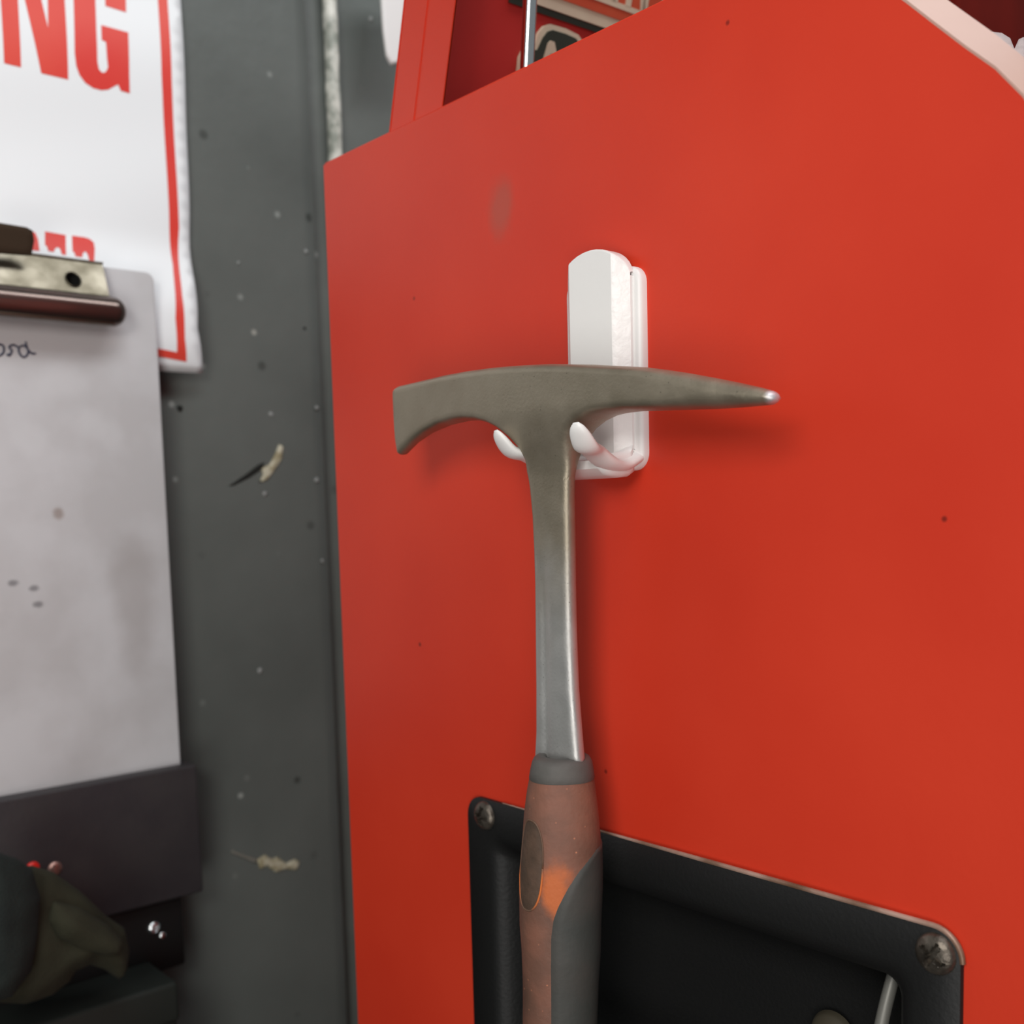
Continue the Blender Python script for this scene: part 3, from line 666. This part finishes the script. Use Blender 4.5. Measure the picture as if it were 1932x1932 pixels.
# base plate of the clip: leans out to its lower ridge, has a round hole at each end
xm = (xl + xr) / 2
A_ = cp(193, 497, .004); B_ = cp(207, 562, .012)
def clip_outline(): 
    return [(A_[0], A_[1]), (B_[0], B_[1]), (2 * xm - B_[0], B_[1]), (2 * xm - A_[0], A_[1])]
hc = cp(137, 528, .008); hr = .0042
bm = bmesh.new()
def cy_at(z): t = (A_[1] - z) / (A_[1] - B_[1]); return CY_ - .004 - .008 * t
o_ = resample(clip_outline(), .01); vo = [bm.verts.new((a, cy_at(b), b)) for a, b in o_]
es = [bm.edges.new((vo[i], vo[(i + 1) % len(vo)])) for i in range(len(vo))]
for hx in (hc[0], 2 * xm - hc[0]):
    vh = [bm.verts.new((hx + hr * 1.0 * math.cos(k * math.pi / 14), cy_at(hc[1] + hr * math.sin(k * math.pi / 14)), hc[1] + hr * math.sin(k * math.pi / 14))) for k in range(28)]
    es += [bm.edges.new((vh[i], vh[(i + 1) % 28])) for i in range(28)]
bmesh.ops.triangle_fill(bm, edges=es, use_beauty=True)
r = bmesh.ops.extrude_face_region(bm, geom=bm.faces[:])
for v in [g for g in r['geom'] if isinstance(g, bmesh.types.BMVert)]: v.co.y += .0010
from_bm('clip_plate', bm, NICKEL, cb, autos=30)
tube('clip_ridge', [(B_[0] + .0005, cy_at(B_[1]) - .0005, B_[1]), (2 * xm - B_[0] - .0005, cy_at(B_[1]) - .0005, B_[1])], .0010, NICKEL, cb, n=10)
tube('clip_ridge', [(A_[0] + .0002, cy_at(A_[1]) - .0002, A_[1]), (2 * xm - A_[0], cy_at(A_[1]) - .0002, A_[1])], .0007, NICKEL, cb, n=10)
for hx in (hc[0], 2 * xm - hc[0]):
    tube('hole_rim', [(hx + hr * math.cos(k * math.pi / 12), cy_at(hc[1] + hr * math.sin(k * math.pi / 12)) - .0002, hc[1] + hr * math.sin(k * math.pi / 12)) for k in range(25)], .00045, NICKEL, cb, n=6)
box('spring_cavity', (2 * xm - B_[0] + .004, CY_ - .0028, B_[1] + .001), (B_[0] - .004, CY_ + .0002, A_[1] - .001), mat('dark_cavity', (.01, .01, .008, 1), .8), cb, bev=.0003)
# jaw: a polished half round bar with domed ends
e1 = cp(238, 590, .013); jr = .0083
jx1 = e1[0]; jx0 = 2 * xm - jx1; jz = e1[1]
pth, rad = [], []
for k in range(9):
    a = math.pi / 2 * k / 8; pth.append((jx0 + jr * (1 - math.cos(a)) * .9, CY_ - .0115, jz)); rad.append(max(.0004, jr * math.sin(a)))
for k in range(1, 6): pth.append((jx0 + jr + (jx1 - jx0 - 2 * jr) * k / 6, CY_ - .0115, jz)); rad.append(jr)
for k in range(8, -1, -1):
    a = math.pi / 2 * k / 8; pth.append((jx1 - jr * (1 - math.cos(a)) * .9, CY_ - .0115, jz)); rad.append(max(.0004, jr * math.sin(a)))
tube('clip_jaw', pth, rad, JAW, cb, n=36, autos=60)
jl = cp(45, 607, .02)
box('jaw_lip', (2 * xm - jl[0], CY_ - .0165, jz - .0082), (jx1 - .008, CY_ - .0118, jz - .0064), NICKEL, cb, bev=.0006)
# thumb lever above the plate
lv = [(60, 482), (62, 455), (57, 438), (45, 432), (-10, 423), (-60, 418), (-90, 470)]
inflate('clip_lever', [cp(a, b, .014) for a, b in lv], .003, (.0008,), lambda u, v, d: .0012, lambda u, v, h: (u, CY_ - .014 - h - (v - A_[1]) * .35, v), LEVER, cb, autos=40, edge=.0008)
# handwriting, as strokes of ink
def hw(pts):
    V2, F2 = tube_data([(lambda q: (q[0], CY_ - .0001, q[1]))(cp(*p)) for p in bez(pts, 4)], .0006, 6); return V2, F2
allV, allF = [], []
sx = 100 / 1932; 
strokes = [[(-12, 656), (-4, 650), (5, 652), (7, 660), (4, 668), (-6, 672), (-12, 664)],
           [(14, 670), (18, 669), (22, 662), (17, 655), (23, 651), (28, 652), (33, 655)],
           [(36, 654), (35, 662), (38, 669), (44, 674), (50, 671), (53, 663), (50, 656), (44, 652), (38, 654)],
           [(48, 645), (50, 655), (54, 662), (60, 667), (67, 667)], [(12, 668), (17, 671), (21, 666)]]
for s in strokes:
    a, b = hw(s); o = len(allV); allV += a; allF += [tuple(i + o for i in f) for f in b]
mesh('handwriting', allV, allF, INK, cb)

# ------------------------------------------------------------------ dark box under the clipboard, and the things beside it
def bp(px, py, y): p = P(px, py, 1, y); return float(p[0]), float(p[2])
x1, z1 = bp(372, 1442, .366); z0 = bp(235, 1722, .366)[1]
bxx = empty('wall_box', (x1 - .1, WY, z0), 'dark plastic box on the grey wall that the clipboard stands on', 'box')
box('case', (x1 - .26, .366, z0), (x1, WY, z1), BOXM, bxx, bev=.0018, seg=3)
c = bp(106, 1640, .364); screw('screw', c[0], c[1], .3665, .0042, 1, mat('copper_screw', srgb(190, 150, 140), .35, .8), bxx, .4)
c = bp(64, 1640, .364)
V_, F_ = [], []
s_ = screw('indicator', c[0], c[1], .3663, .0040, 1, REDDOT, bxx, 0, slot=False)

x2, z2 = bp(345, 1700, .372); z3 = bp(300, 1835, .372)[1]
bb = empty('black_bracket', (x2 - .05, WY, z3), 'small black bracket with a chrome screw below the dark box', 'bracket')
box('bracket_body', (x2 - .12, .372, z3), (x2, WY, z0 - .0006), BLACK, bb, bev=.002, seg=3)
c = bp(293, 1752, .370); screw('screw', c[0], c[1], .3722, .0040, 1, CHROME, bb, .3)
c = bp(309, 1767, .370); screw('screw', c[0], c[1], .3722, .0022, 1, CHROME, bb, .3, slot=False)

x4, z4 = bp(332, 1850, .335)
lower = empty('lower_case', (x4 - .15, WY, z4 - .35), 'dark green steel case at the wall, lowest thing at left', 'case')
box('case_body', (x4 - .42, .335, z4 - .30), (x4, WY, z4), DGREEN, lower, bev=.003, seg=3)
box('case_lid', (x4 - .421, .332, z4 - .024), (x4 + .0005, WY, z4 + .0005), DGREEN, lower, bev=.003, seg=3)

GY = .315
gl = empty('work_glove', (bp(80, 1760, GY)[0], GY, bp(80, 1760, GY)[1]), 'olive and dark green cloth glove lying before the dark box, bottom left', 'glove')
def cloth(name, pts, y, th, mt, seed):
    return inflate(name, [bp(a, b, y) for a, b in pts], .0035, (.001, .0025), lambda u, v, d: min(th, math.sqrt(d * th * 1.2)) * (1 + .35 * noise.noise(Vector((u * 45 + seed, v * 45, seed)))),
                   lambda u, v, h: (u, y - h + .006 * noise.noise(Vector((u * 30, v * 30, seed))), v), mt, gl)
cloth('palm', [(60, 1632), (100, 1645), (150, 1680), (200, 1728), (234, 1750), (242, 1790), (236, 1825), (224, 1848), (196, 1828), (165, 1818), (140, 1830), (130, 1850), (95, 1875), (40, 1890), (-30, 1890), (-30, 1640)], .318, .016, GLOVE, 1)
cloth('cuff', [(-60, 1600), (-10, 1605), (30, 1618), (62, 1640), (78, 1690), (72, 1760), (60, 1830), (20, 1880), (-60, 1900)], .298, .014, GLOVE2, 5)
cloth('finger', [(100, 1700), (150, 1712), (205, 1745), (230, 1772), (225, 1800), (196, 1802), (150, 1790), (108, 1770), (90, 1735)], .303, .010, GLOVE, 9)
